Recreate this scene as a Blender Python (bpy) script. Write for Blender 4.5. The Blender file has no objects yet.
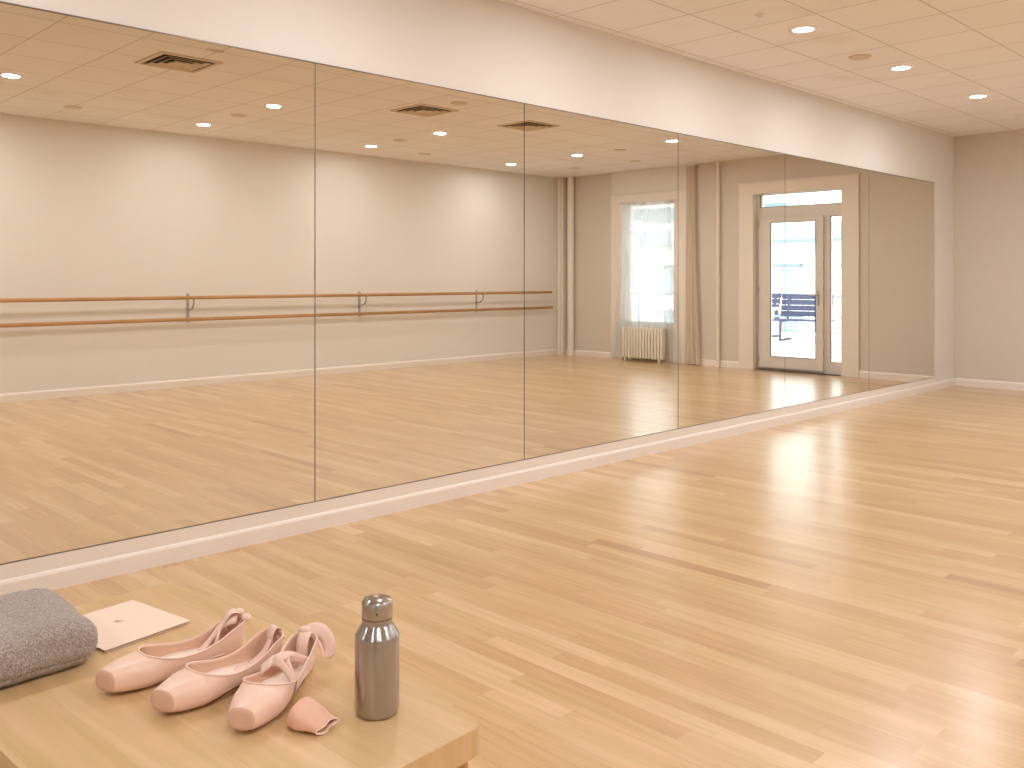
import bpy, bmesh, math, random
from mathutils import Vector, Matrix, noise

random.seed(7)
PI = math.pi
SC = bpy.context.scene
COL = SC.collection

# ------------------------------------------------------------------ measures (metres)
EYE = 1.3                       # camera height
D = 4.057                       # front face of the mirrors
WY = 4.065                      # mirror wall plane
XB = 11.59                      # back wall plane (door and window)
YO = -2.386                     # barre wall plane
XN = -3.6                       # wall behind the photographer
CZ = 3.028                      # ceiling

# ------------------------------------------------------------------ helpers
def lin(c):
    return tuple((v / 12.92 if v <= 0.04045 else ((v + 0.055) / 1.055) ** 2.4) for v in c)

def rgb(r, g, b):
    return lin((r / 255, g / 255, b / 255)) + (1,)

def link(name, bm, mat, parent=None, smooth=False, loc=None):
    me = bpy.data.meshes.new(name)
    bmesh.ops.recalc_face_normals(bm, faces=bm.faces[:])
    bm.to_mesh(me); bm.free()
    if smooth:
        for p in me.polygons: p.use_smooth = True
    o = bpy.data.objects.new(name, me); COL.objects.link(o)
    if mat: 
        for m in (mat if isinstance(mat, (list, tuple)) else [mat]): me.materials.append(m)
    if parent: o.parent = parent
    if loc: o.location = loc
    return o

def autosmooth(o, ang=40):
    for p in o.data.polygons: p.use_smooth = True
    o.data.set_sharp_from_angle(angle=math.radians(ang))

def tag(o, label=None, cat=None, group=None, kind=None):
    if label: o['label'] = label
    if cat: o['category'] = cat
    if group: o['group'] = group
    if kind: o['kind'] = kind
    return o

def thing(name, label, cat, loc=(0, 0, 0), rotz=0, group=None):
    o = bpy.data.objects.new(name, None); COL.objects.link(o)
    o.empty_display_size = 0.05
    o.location = loc; o.rotation_euler = (0, 0, rotz)
    return tag(o, label, cat, group)

def dup(root, loc, label, group=None):
    r = root.copy(); COL.objects.link(r); r.location = loc
    r['label'] = label
    if group: r['group'] = group
    for ch in list(root.children):
        c = ch.copy(); COL.objects.link(c); c.parent = r
        for g in list(ch.children):
            d = g.copy(); COL.objects.link(d); d.parent = c
    return r

def box(bm, x0, y0, z0, x1, y1, z1):
    v = [bm.verts.new((x, y, z)) for z in (z0, z1) for y in (y0, y1) for x in (x0, x1)]
    for f in ((0, 2, 3, 1), (4, 5, 7, 6), (0, 1, 5, 4), (2, 6, 7, 3), (0, 4, 6, 2), (1, 3, 7, 5)):
        bm.faces.new([v[i] for i in f])
    return v

def bevel(bm, w=0.004, seg=2):
    bmesh.ops.bevel(bm, geom=bm.edges[:], offset=w, segments=seg, affect='EDGES', profile=0.6)

def cuboid(name, a, b, mat, parent=None, bev=0.0, seg=2):
    bm = bmesh.new(); box(bm, *a, *b)
    if bev: bevel(bm, bev, seg)
    o = link(name, bm, mat, parent)
    if bev: autosmooth(o, 35)
    return o

def lathe(bm, prof, n=40, cx=0, cy=0, closed=False):
    rings = []
    for r, z in prof:
        if r < 1e-6: rings.append([bm.verts.new((cx, cy, z))])
        else: rings.append([bm.verts.new((cx + r * math.cos(2 * PI * k / n), cy + r * math.sin(2 * PI * k / n), z)) for k in range(n)])
    pairs = list(zip(rings[:-1], rings[1:]))
    if closed: pairs.append((rings[-1], rings[0]))
    for a, b in pairs:
        for k in range(n):
            k2 = (k + 1) % n
            if len(a) == 1 and len(b) == 1: continue
            if len(a) == 1: bm.faces.new((a[0], b[k2], b[k]))
            elif len(b) == 1: bm.faces.new((a[k], a[k2], b[0]))
            else: bm.faces.new((a[k], a[k2], b[k2], b[k]))

def tube(bm, pts, r, n=12, caps=True, closed=False):
    pts = [Vector(p) for p in pts]
    m = len(pts); rings = []
    up = None
    for i, p in enumerate(pts):
        if closed: t = (pts[(i + 1) % m] - pts[i - 1]).normalized()
        else: t = (pts[min(i + 1, m - 1)] - pts[max(i - 1, 0)]).normalized()
        if up is None:
            up = Vector((0, 0, 1)) if abs(t.z) < 0.9 else Vector((1, 0, 0))
        s = t.cross(up).normalized(); up = s.cross(t).normalized()
        rr = r[i] if isinstance(r, (list, tuple)) else r
        rings.append([bm.verts.new(p + s * math.cos(2 * PI * k / n) * rr + up * math.sin(2 * PI * k / n) * rr) for k in range(n)])
    seq = list(zip(rings[:-1], rings[1:]))
    if closed: seq.append((rings[-1], rings[0]))
    for a, b in seq:
        for k in range(n):
            bm.faces.new((a[k], a[(k + 1) % n], b[(k + 1) % n], b[k]))
    if caps and not closed:
        bm.faces.new(rings[0][::-1]); bm.faces.new(rings[-1])

def catmull(keys, x):
    # keys: list of (x, y) sorted; smooth interpolation
    if x <= keys[0][0]: return keys[0][1]
    if x >= keys[-1][0]: return keys[-1][1]
    for i in range(len(keys) - 1):
        if keys[i][0] <= x <= keys[i + 1][0]:
            x0, y0 = keys[i]; x1, y1 = keys[i + 1]
            h = x1 - x0; t = (x - x0) / h
            def sl(j):
                if j <= 0: return (keys[1][1] - keys[0][1]) / (keys[1][0] - keys[0][0])
                if j >= len(keys) - 1: return (keys[-1][1] - keys[-2][1]) / (keys[-1][0] - keys[-2][0])
                return (keys[j + 1][1] - keys[j - 1][1]) / (keys[j + 1][0] - keys[j - 1][0])
            m0, m1 = sl(i) * h, sl(i + 1) * h
            return (2*t**3-3*t*t+1)*y0 + (t**3-2*t*t+t)*m0 + (-2*t**3+3*t*t)*y1 + (t**3-t*t)*m1

def spline(pts, n):
    # Catmull-Rom through 3-D points
    P = [Vector(p) for p in pts]; out = []
    for i in range(len(P) - 1):
        p0 = P[max(i - 1, 0)]; p1 = P[i]; p2 = P[i + 1]; p3 = P[min(i + 2, len(P) - 1)]
        for k in range(n):
            t = k / n
            out.append(0.5 * ((2 * p1) + (p2 - p0) * t + (2*p0 - 5*p1 + 4*p2 - p3) * t*t + (-p0 + 3*p1 - 3*p2 + p3) * t**3))
    out.append(P[-1].copy())
    return out

# ------------------------------------------------------------------ materials
def new_mat(name):
    m = bpy.data.materials.new(name); m.use_nodes = True
    nt = m.node_tree
    b = nt.nodes['Principled BSDF']
    return m, nt, b

def N(nt, typ, **kw):
    n = nt.nodes.new(typ)
    for k, v in kw.items(): setattr(n, k, v)
    return n

def math_node(nt, op, a, b=None, c=None):
    n = N(nt, 'ShaderNodeMath', operation=op)
    for i, v in enumerate((a, b, c)):
        if v is None: continue
        if isinstance(v, (int, float)): n.inputs[i].default_value = v
        else: nt.links.new(v, n.inputs[i])
    return n.outputs[0]

def mixc(nt, fac, a, b, mode='MIX'):
    n = N(nt, 'ShaderNodeMix', data_type='RGBA', blend_type=mode)
    for sock, v in ((n.inputs['Factor'], fac), (n.inputs[6], a), (n.inputs[7], b)):
        if isinstance(v, (int, float)): sock.default_value = v
        elif isinstance(v, tuple): sock.default_value = v
        else: nt.links.new(v, sock)
    return n.outputs[2]

def plain(name, col, rough=0.5, metal=0.0, noise_amt=0.04, noise_scale=6, bump=0.0, bump_scale=200, **kw):
    m, nt, b = new_mat(name)
    tc = N(nt, 'ShaderNodeTexCoord')
    nz = N(nt, 'ShaderNodeTexNoise'); nz.inputs['Scale'].default_value = noise_scale; nz.inputs['Detail'].default_value = 4
    nt.links.new(tc.outputs['Object'], nz.inputs['Vector'])
    dark = tuple(v * (1 - noise_amt) for v in col[:3]) + (1,)
    lite = tuple(min(1, v * (1 + noise_amt)) for v in col[:3]) + (1,)
    nt.links.new(mixc(nt, nz.outputs['Fac'], dark, lite), b.inputs['Base Color'])
    b.inputs['Roughness'].default_value = rough
    b.inputs['Metallic'].default_value = metal
    if bump:
        n2 = N(nt, 'ShaderNodeTexNoise'); n2.inputs['Scale'].default_value = bump_scale
        nt.links.new(tc.outputs['Object'], n2.inputs['Vector'])
        bp = N(nt, 'ShaderNodeBump'); bp.inputs['Strength'].default_value = bump; bp.inputs['Distance'].default_value = 0.002
        nt.links.new(n2.outputs['Fac'], bp.inputs['Height']); nt.links.new(bp.outputs['Normal'], b.inputs['Normal'])
    for k, v in kw.items(): b.inputs[k].default_value = v
    return m

def wood_planks(name, width, length, cols, rough, across='X', grain=1.0, seam=0.35, coat=0.0, tone=1.0):
    m, nt, b = new_mat(name)
    L = nt.links
    tc = N(nt, 'ShaderNodeTexCoord'); sp = N(nt, 'ShaderNodeSeparateXYZ')
    L.new(tc.outputs['Object'], sp.inputs[0])
    X = sp.outputs['X'] if across == 'X' else sp.outputs['Y']
    Y = sp.outputs['Y'] if across == 'X' else sp.outputs['X']
    xr = math_node(nt, 'DIVIDE', X, width)
    row = math_node(nt, 'FLOOR', xr)
    fx = math_node(nt, 'FRACT', xr)
    wn = N(nt, 'ShaderNodeTexWhiteNoise', noise_dimensions='1D'); L.new(row, wn.inputs['W'])
    off = math_node(nt, 'MULTIPLY', wn.outputs['Value'], 7.31)
    yr = math_node(nt, 'ADD', math_node(nt, 'DIVIDE', Y, length), off)
    seg = math_node(nt, 'FLOOR', yr); fy = math_node(nt, 'FRACT', yr)
    cmb = N(nt, 'ShaderNodeCombineXYZ'); L.new(row, cmb.inputs[0]); L.new(seg, cmb.inputs[1])
    w2 = N(nt, 'ShaderNodeTexWhiteNoise', noise_dimensions='2D'); L.new(cmb.outputs[0], w2.inputs['Vector'])
    ramp = N(nt, 'ShaderNodeValToRGB')
    els = ramp.color_ramp.elements
    els[0].position = 0; els[0].color = cols[0]
    els[1].position = 1; els[1].color = cols[-1]
    k = len(cols)
    pos = [0, 0.022, 0.4, 0.8, 1] if k == 5 else [i / (k - 1) for i in range(k)]
    for i in range(1, k - 1):
        e = els.new(pos[i]); e.color = cols[i]
    L.new(w2.outputs['Value'], ramp.inputs['Fac'])
    # grain: noise stretched along the board, shifted per board
    sh = N(nt, 'ShaderNodeCombineXYZ')
    gx = math_node(nt, 'MULTIPLY', X, 38 * grain)
    gy = math_node(nt, 'MULTIPLY', Y, 2.4 * grain)
    L.new(gx, sh.inputs[0]); L.new(gy, sh.inputs[1])
    L.new(math_node(nt, 'MULTIPLY', w2.outputs['Value'], 40), sh.inputs[2])
    g1 = N(nt, 'ShaderNodeTexNoise'); g1.inputs['Scale'].default_value = 1; g1.inputs['Detail'].default_value = 5; g1.inputs['Distortion'].default_value = 0.6
    L.new(sh.outputs[0], g1.inputs['Vector'])
    mr = N(nt, 'ShaderNodeMapRange'); mr.inputs[1].default_value = 0.3; mr.inputs[2].default_value = 0.7
    mr.inputs[3].default_value = 0.86; mr.inputs[4].default_value = 1.07
    L.new(g1.outputs['Fac'], mr.inputs[0])
    gc = N(nt, 'ShaderNodeCombineColor')
    L.new(mr.outputs[0], gc.inputs[0]); L.new(mr.outputs[0], gc.inputs[1])
    L.new(math_node(nt, 'MULTIPLY', mr.outputs[0], mr.outputs[0]), gc.inputs[2])
    c = mixc(nt, 1.0, ramp.outputs['Color'], gc.outputs[0], 'MULTIPLY')
    # seams
    ex = math_node(nt, 'MINIMUM', fx, math_node(nt, 'SUBTRACT', 1, fx))
    ey = math_node(nt, 'MINIMUM', fy, math_node(nt, 'SUBTRACT', 1, fy))
    mx = math_node(nt, 'LESS_THAN', ex, 0.0011 / width)
    my = math_node(nt, 'LESS_THAN', ey, 0.0011 / length)
    ms = math_node(nt, 'MAXIMUM', mx, my)
    c = mixc(nt, math_node(nt, 'MULTIPLY', ms, seam), c, tuple(v * 0.35 for v in cols[0][:3]) + (1,))
    L.new(c, b.inputs['Base Color'])
    rr = N(nt, 'ShaderNodeMapRange'); rr.inputs[3].default_value = rough - 0.04; rr.inputs[4].default_value = rough + 0.06
    L.new(g1.outputs['Fac'], rr.inputs[0]); L.new(rr.outputs[0], b.inputs['Roughness'])
    bp = N(nt, 'ShaderNodeBump'); bp.inputs['Strength'].default_value = 0.05; bp.inputs['Distance'].default_value = 0.002
    L.new(g1.outputs['Fac'], bp.inputs['Height']); L.new(bp.outputs['Normal'], b.inputs['Normal'])
    b.inputs['Coat Weight'].default_value = coat; b.inputs['Coat Roughness'].default_value = 0.235
    return m

FLOOR_COLS = [rgb(182, 138, 92), rgb(199, 157, 107), rgb(206, 166, 116), rgb(212, 174, 125), rgb(220, 184, 139)]
M = {}
M['floor'] = wood_planks('floor_boards', 0.076, 0.95, FLOOR_COLS, 0.38, 'X', coat=0.95, seam=0.22)
OAK = [rgb(202, 166, 118), rgb(208, 173, 126), rgb(212, 177, 131), rgb(215, 181, 136), rgb(218, 185, 141)]
M['table'] = wood_planks('oak_tabletop', 0.11, 3.0, OAK, 0.30, 'X', grain=0.9, seam=0.12, coat=0.3)
M['tableleg'] = wood_planks('oak_legs', 0.3, 5.0, [rgb(196, 148, 98), rgb(206, 158, 106)], 0.4, 'X', grain=1.6, seam=0.0)
M['wall_mirror'] = plain('mirror_wall_paint', rgb(227, 221, 213), 0.8, noise_amt=0.012, bump=0.06, bump_scale=120)
M['wall_back'] = plain('back_wall_paint', rgb(214, 204, 190), 0.85, noise_amt=0.015, bump=0.06, bump_scale=120)
M['wall_barre'] = plain('barre_wall_paint', rgb(229, 223, 214), 0.85, noise_amt=0.02, noise_scale=1.2, bump=0.06, bump_scale=120)
M['trim'] = plain('painted_trim', rgb(238, 228, 218), 0.45, noise_amt=0.01)
M['casing'] = plain('painted_casing', rgb(234, 224, 210), 0.5, noise_amt=0.012)
M['frame'] = plain('door_frame_enamel', rgb(222, 214, 204), 0.35, noise_amt=0.01)
M['gasket'] = plain('dark_gasket', rgb(70, 72, 76), 0.5)
M['steel'] = plain('satin_steel', rgb(190, 186, 180), 0.3, 1.0)
M['galv'] = plain('galvanised_bracket', rgb(178, 176, 172), 0.45, 0.6)
M['rail'] = wood_planks('varnished_rail', 0.5, 9, [rgb(176, 130, 80), rgb(188, 142, 92)], 0.35, 'Y', grain=1.2, seam=0)
M['channel'] = plain('mirror_channel', rgb(128, 112, 96), 0.4, 0.7)
M['radiator'] = plain('radiator_enamel', rgb(230, 222, 206), 0.4)
M['grille'] = plain('vent_enamel', rgb(214, 196, 172), 0.5)
M['dark'] = plain('duct_shade', rgb(70, 58, 46), 0.9)
M['plate'] = plain('ceiling_plate', rgb(222, 208, 194), 0.6)

def mirror_mat():
    m, nt, b = new_mat('silvered_mirror')
    b.inputs['Base Color'].default_value = (0.845, 0.81, 0.735, 1)
    b.inputs['Metallic'].default_value = 1; b.inputs['Roughness'].default_value = 0.0
    return m
M['mirror'] = mirror_mat()
M['mirror_edge'] = plain('mirror_glass_edge', rgb(74, 66, 54), 0.3)

def glass_mat():
    m = bpy.data.materials.new('window_glass'); m.use_nodes = True
    nt = m.node_tree; nt.nodes.clear()
    out = N(nt, 'ShaderNodeOutputMaterial'); mix = N(nt, 'ShaderNodeMixShader')
    tr = N(nt, 'ShaderNodeBsdfTransparent'); tr.inputs[0].default_value = (0.95, 0.98, 0.985, 1)
    gl = N(nt, 'ShaderNodeBsdfGlossy'); gl.inputs['Roughness'].default_value = 0.01
    fr = N(nt, 'ShaderNodeFresnel'); fr.inputs[0].default_value = 1.45
    nt.links.new(fr.outputs[0], mix.inputs[0]); nt.links.new(tr.outputs[0], mix.inputs[1]); nt.links.new(gl.outputs[0], mix.inputs[2])
    nt.links.new(mix.outputs[0], out.inputs[0])
    return m
M['glass'] = glass_mat()

def sheer_mat(name, col, transp, transl):
    m = bpy.data.materials.new(name); m.use_nodes = True
    nt = m.node_tree; nt.nodes.clear()
    out = N(nt, 'ShaderNodeOutputMaterial')
    m1 = N(nt, 'ShaderNodeMixShader'); m2 = N(nt, 'ShaderNodeMixShader')
    df = N(nt, 'ShaderNodeBsdfDiffuse'); df.inputs[0].default_value = col
    tl = N(nt, 'ShaderNodeBsdfTranslucent'); tl.inputs[0].default_value = col
    tr = N(nt, 'ShaderNodeBsdfTransparent')
    wv = N(nt, 'ShaderNodeTexNoise'); wv.inputs['Scale'].default_value = 40
    tc = N(nt, 'ShaderNodeTexCoord'); nt.links.new(tc.outputs['Object'], wv.inputs['Vector'])
    mr = N(nt, 'ShaderNodeMapRange'); mr.inputs[3].default_value = transp - 0.04; mr.inputs[4].default_value = transp + 0.04
    nt.links.new(wv.outputs['Fac'], mr.inputs[0])
    m1.inputs[0].default_value = transl
    nt.links.new(df.outputs[0], m1.inputs[1]); nt.links.new(tl.outputs[0], m1.inputs[2])
    nt.links.new(mr.outputs[0], m2.inputs[0]); nt.links.new(m1.outputs[0], m2.inputs[1]); nt.links.new(tr.outputs[0], m2.inputs[2])
    nt.links.new(m2.outputs[0], out.inputs[0])
    return m
M['sheer'] = sheer_mat('sheer_voile', (0.86, 0.87, 0.88, 1), 0.34, 0.55)
M['drape'] = sheer_mat('cream_drape', rgb(226, 212, 194), 0.04, 0.25)

def ceiling_mat():
    m, nt, b = new_mat('ceiling_tiles'); L = nt.links
    tc = N(nt, 'ShaderNodeTexCoord'); sp = N(nt, 'ShaderNodeSeparateXYZ'); L.new(tc.outputs['Object'], sp.inputs[0])
    xr = math_node(nt, 'DIVIDE', math_node(nt, 'SUBTRACT', sp.outputs['X'], 4.42 - 5.75), 0.575)
    yr = math_node(nt, 'DIVIDE', math_node(nt, 'SUBTRACT', sp.outputs['Y'], 3.40 - 5.9), 0.59)
    fx = math_node(nt, 'FRACT', xr); fy = math_node(nt, 'FRACT', yr)
    ex = math_node(nt, 'MINIMUM', fx, math_node(nt, 'SUBTRACT', 1, fx))
    ey = math_node(nt, 'MINIMUM', fy, math_node(nt, 'SUBTRACT', 1, fy))
    e = math_node(nt, 'MINIMUM', ex, ey)
    line = math_node(nt, 'LESS_THAN', e, 0.008)
    cmb = N(nt, 'ShaderNodeCombineXYZ'); L.new(math_node(nt, 'FLOOR', xr), cmb.inputs[0]); L.new(math_node(nt, 'FLOOR', yr), cmb.inputs[1])
    wn = N(nt, 'ShaderNodeTexWhiteNoise', noise_dimensions='2D'); L.new(cmb.outputs[0], wn.inputs['Vector'])
    base = mixc(nt, wn.outputs['Value'], rgb(240, 238, 238), rgb(244, 242, 242))
    bl = N(nt, 'ShaderNodeTexNoise'); bl.inputs['Scale'].default_value = 2.2; bl.inputs['Detail'].default_value = 4
    L.new(tc.outputs['Object'], bl.inputs['Vector'])
    mr = N(nt, 'ShaderNodeMapRange'); mr.inputs[1].default_value = 0.58; mr.inputs[2].default_value = 0.75; mr.inputs[4].default_value = 0.35
    L.new(bl.outputs['Fac'], mr.inputs[0])
    base = mixc(nt, mr.outputs[0], base, rgb(226, 214, 203))
    col = mixc(nt, math_node(nt, 'MULTIPLY', line, 0.5), base, rgb(128, 106, 88))
    L.new(col, b.inputs['Base Color']); b.inputs['Roughness'].default_value = 0.9
    n2 = N(nt, 'ShaderNodeTexNoise'); n2.inputs['Scale'].default_value = 90
    L.new(tc.outputs['Object'], n2.inputs['Vector'])
    bp = N(nt, 'ShaderNodeBump'); bp.inputs['Strength'].default_value = 0.15; bp.inputs['Distance'].default_value = 0.003
    L.new(n2.outputs['Fac'], bp.inputs['Height']); L.new(bp.outputs['Normal'], b.inputs['Normal'])
    return m
M['ceiling'] = ceiling_mat()

def emit_mat(name, col, s):
    m, nt, b = new_mat(name)
    b.inputs['Base Color'].default_value = (0.9, 0.88, 0.85, 1)
    b.inputs['Emission Color'].default_value = col; b.inputs['Emission Strength'].default_value = s
    return m
LAMP_COL = (0.955, 1.0, 1.07, 1)
M['lens'] = emit_mat('lamp_lens', (1.0, 0.93, 0.84, 1), 20)

def satin_mat(name, col, rough=0.42, sheen=0.25):
    m, nt, b = new_mat(name); L = nt.links
    tc = N(nt, 'ShaderNodeTexCoord')
    nz = N(nt, 'ShaderNodeTexNoise'); nz.inputs['Scale'].default_value = 22; nz.inputs['Detail'].default_value = 3
    mp = N(nt, 'ShaderNodeMapping'); mp.inputs['Scale'].default_value = (0.5, 2, 2)
    L.new(tc.outputs['Object'], mp.inputs[0]); L.new(mp.outputs[0], nz.inputs['Vector'])
    L.new(mixc(nt, nz.outputs['Fac'], tuple(v * 0.93 for v in col[:3]) + (1,), tuple(min(1, v * 1.05) for v in col[:3]) + (1,)), b.inputs['Base Color'])
    b.inputs['Roughness'].default_value = rough
    b.inputs['Sheen Weight'].default_value = sheen; b.inputs['Sheen Roughness'].default_value = 0.4
    wv = N(nt, 'ShaderNodeTexNoise'); wv.inputs['Scale'].default_value = 30
    L.new(mp.outputs[0], wv.inputs['Vector'])
    bp = N(nt, 'ShaderNodeBump'); bp.inputs['Strength'].default_value = 0.25; bp.inputs['Distance'].default_value = 0.003
    L.new(wv.outputs['Fac'], bp.inputs['Height']); L.new(bp.outputs['Normal'], b.inputs['Normal'])
    b.inputs['Subsurface Weight'].default_value = 0.0
    return m
M['satin'] = satin_mat('pink_satin', rgb(239, 203, 183), 0.36)
M['lining'] = satin_mat('shoe_lining', rgb(222, 180, 154), 0.8, 0.0)
M['insole'] = satin_mat('shoe_insole', rgb(243, 224, 207), 0.8, 0.0)
M['suede'] = satin_mat('toe_suede', rgb(222, 182, 160), 0.75, 0.1)
M['ribbon'] = satin_mat('satin_ribbon', rgb(243, 208, 191), 0.35, 0.3)
M['ribbon_sheen'] = satin_mat('sheen_painted_ribbon', rgb(240, 216, 212), 0.3, 0.4)  # lilac-white sheen put into the ribbon's colour
M['sole'] = satin_mat('leather_sole', rgb(200, 160, 128), 0.6, 0.0)
M['pad'] = satin_mat('toe_pad_fabric', rgb(232, 184, 160), 0.65, 0.2)
M['card'] = plain('folded_card', rgb(242, 218, 198), 0.7, noise_amt=0.02, noise_scale=20)
M['ink'] = plain('card_mark', rgb(196, 174, 156), 0.7)

def brushed(name, col, rough):
    m, nt, b = new_mat(name); L = nt.links
    b.inputs['Metallic'].default_value = 1
    tc = N(nt, 'ShaderNodeTexCoord'); mp = N(nt, 'ShaderNodeMapping'); mp.inputs['Scale'].default_value = (20, 20, 1600)
    nz = N(nt, 'ShaderNodeTexNoise'); nz.inputs['Scale'].default_value = 1; nz.inputs['Detail'].default_value = 2
    L.new(tc.outputs['Object'], mp.inputs[0]); L.new(mp.outputs[0], nz.inputs['Vector'])
    mr = N(nt, 'ShaderNodeMapRange'); mr.inputs[3].default_value = rough - 0.01; mr.inputs[4].default_value = rough + 0.01
    L.new(nz.outputs['Fac'], mr.inputs[0]); L.new(mr.outputs[0], b.inputs['Roughness'])
    L.new(mixc(nt, nz.outputs['Fac'], tuple(v * 0.985 for v in col[:3]) + (1,), tuple(v * 1.015 for v in col[:3]) + (1,)), b.inputs['Base Color'])
    tg = N(nt, 'ShaderNodeTangent', direction_type='RADIAL', axis='Z')
    L.new(tg.outputs[0], b.inputs['Tangent'])
    b.inputs['Anisotropic'].default_value = 0.85; b.inputs['Anisotropic Rotation'].default_value = 0.25
    return m
M['bottle'] = brushed('brushed_steel', (0.42, 0.40, 0.385, 1), 0.22)
M['cap'] = brushed('brushed_cap', (0.45, 0.42, 0.40, 1), 0.2)

def towel_mat():
    m, nt, b = new_mat('terry_cloth'); L = nt.links
    tc = N(nt, 'ShaderNodeTexCoord')
    vo = N(nt, 'ShaderNodeTexVoronoi'); vo.inputs['Scale'].default_value = 330
    nz = N(nt, 'ShaderNodeTexNoise'); nz.inputs['Scale'].default_value = 95; nz.inputs['Detail'].default_value = 3; nz.inputs['Distortion'].default_value = 3.5
    L.new(tc.outputs['Object'], vo.inputs['Vector']); L.new(tc.outputs['Object'], nz.inputs['Vector'])
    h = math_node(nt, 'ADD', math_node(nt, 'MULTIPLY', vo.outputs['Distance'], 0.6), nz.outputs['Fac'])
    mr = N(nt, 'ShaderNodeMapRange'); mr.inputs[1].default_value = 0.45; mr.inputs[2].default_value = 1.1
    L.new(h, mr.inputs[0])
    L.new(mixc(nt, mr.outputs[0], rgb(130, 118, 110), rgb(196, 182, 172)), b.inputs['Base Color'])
    b.inputs['Roughness'].default_value = 0.95; b.inputs['Sheen Weight'].default_value = 0.25
    bp = N(nt, 'ShaderNodeBump'); bp.inputs['Strength'].default_value = 0.8; bp.inputs['Distance'].default_value = 0.004
    L.new(h, bp.inputs['Height']); L.new(bp.outputs['Normal'], b.inputs['Normal'])
    return m
M['towel'] = towel_mat()

# ------------------------------------------------------------------ the room
def struct(o, label=None):
    o['kind'] = 'structure'
    if label: o['label'] = label
    return o

struct(cuboid('floor', (XN, YO - 0.02, -0.12), (XB + 0.2, WY + 0.02, 0.0), M['floor']), 'pale glossy wooden strip floor of the studio')
struct(cuboid('ceiling', (XN - 0.2, YO - 0.2, CZ), (XB + 0.25, WY + 0.2, CZ + 0.25), M['ceiling']), 'beige suspended tile ceiling')
struct(cuboid('wall_left', (XN - 0.2, WY, -0.12), (XB + 0.25, WY + 0.2, CZ), M['wall_mirror']), 'pinkish cream wall carrying the mirrors')
struct(cuboid('wall_right', (XN - 0.2, YO - 0.2, -0.12), (XB + 0.25, YO, CZ), M['wall_barre']), 'pale wall carrying the ballet barre')
struct(cuboid('wall_near', (XN - 0.2, YO, -0.12), (XN, WY, CZ), M['wall_barre']), 'plain wall behind the bench')

DY0, DY1, DZ1 = 1.327, 2.636, 2.505      # door opening
GY0, GY1, GZ0, GZ1 = -1.04, -0.04, 0.555, 2.515   # window opening
WT = 0.25
def back_wall():
    bm = bmesh.new()
    ys = [YO, GY0, GY1, DY0, DY1, WY]; zs = [-0.12, 0.0, GZ0, DZ1, GZ1, CZ]
    def solid(i, k):
        y0, y1, z0, z1 = ys[i], ys[i + 1], zs[k], zs[k + 1]
        if i == 1 and z0 >= GZ0 - 1e-6 and z1 <= GZ1 + 1e-6: return False
        if i == 3 and z0 >= -1e-6 and z1 <= DZ1 + 1e-6: return False
        return True
    vc = {}
    def v(x, y, z):
        key = (round(x, 4), round(y, 4), round(z, 4))
        if key not in vc: vc[key] = bm.verts.new(key)
        return vc[key]
    x0, x1 = XB, XB + WT
    nI, nK = len(ys) - 1, len(zs) - 1
    for i in range(nI):
        for k in range(nK):
            if not solid(i, k): continue
            a, b_, c, d = ys[i], ys[i + 1], zs[k], zs[k + 1]
            bm.faces.new((v(x0, a, c), v(x0, b_, c), v(x0, b_, d), v(x0, a, d)))
            bm.faces.new((v(x1, a, c), v(x1, a, d), v(x1, b_, d), v(x1, b_, c)))
            if i == 0 or not solid(i - 1, k): bm.faces.new((v(x0, a, c), v(x0, a, d), v(x1, a, d), v(x1, a, c)))
            if i == nI - 1 or not solid(i + 1, k): bm.faces.new((v(x0, b_, c), v(x1, b_, c), v(x1, b_, d), v(x0, b_, d)))
            if k == 0 or not solid(i, k - 1): bm.faces.new((v(x0, a, c), v(x1, a, c), v(x1, b_, c), v(x0, b_, c)))
            if k == nK - 1 or not solid(i, k + 1): bm.faces.new((v(x0, a, d), v(x0, b_, d), v(x1, b_, d), v(x1, a, d)))
    return link('wall_back', bm, M['wall_back'])
struct(back_wall(), 'taupe end wall with the terrace door and the curtained window')

# baseboards: little profile swept along the wall
def profile_board(name, pts, along, a0, a1, mat, label):
    # pts: outward offset, height ; along: function (a, off, h)->xyz
    bm = bmesh.new()
    r0 = [bm.verts.new(along(a0, o, h)) for o, h in pts]; r1 = [bm.verts.new(along(a1, o, h)) for o, h in pts]
    n = len(pts)
    for k in range(n): bm.faces.new((r0[k], r0[(k + 1) % n], r1[(k + 1) % n], r1[k]))
    bm.faces.new(r0); bm.faces.new(r1[::-1])
    return struct(link(name, bm, mat), label)
BASE = [(0, 0), (0.020, 0), (0.020, 0.072), (0.016, 0.084), (0.008, 0.092), (0, 0.092)]
profile_board('baseboard_left', [(0, 0), (0.030, 0), (0.030, 0.068), (0.026, 0.078), (0.020, 0.083), (0, 0.083)],
              lambda a, o, h: (a, WY - o, h), XN, XB, M['trim'], 'white baseboard under the mirrors')
profile_board('trim_1', [(0, 0.083), (0.018, 0.083), (0.018, 0.142), (0, 0.142)],
              lambda a, o, h: (a, WY - o, h), -1.0, 10.962, M['trim'], 'white ledge board the mirrors stand on')
profile_board('baseboard_right', BASE, lambda a, o, h: (a, YO + o, h), XN, XB, M['trim'], 'white baseboard under the barre')
for nm, a0, a1 in (('baseboard_back', 2.877, WY - 0.03), ('baseboard_back_middle', 0.262, 1.098), ('baseboard_back_far', YO + 0.02, -1.275)):
    profile_board(nm, BASE, lambda a, o, h: (XB - o, a, h), a0, a1, M['trim'], 'white baseboard along the end wall')

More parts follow.
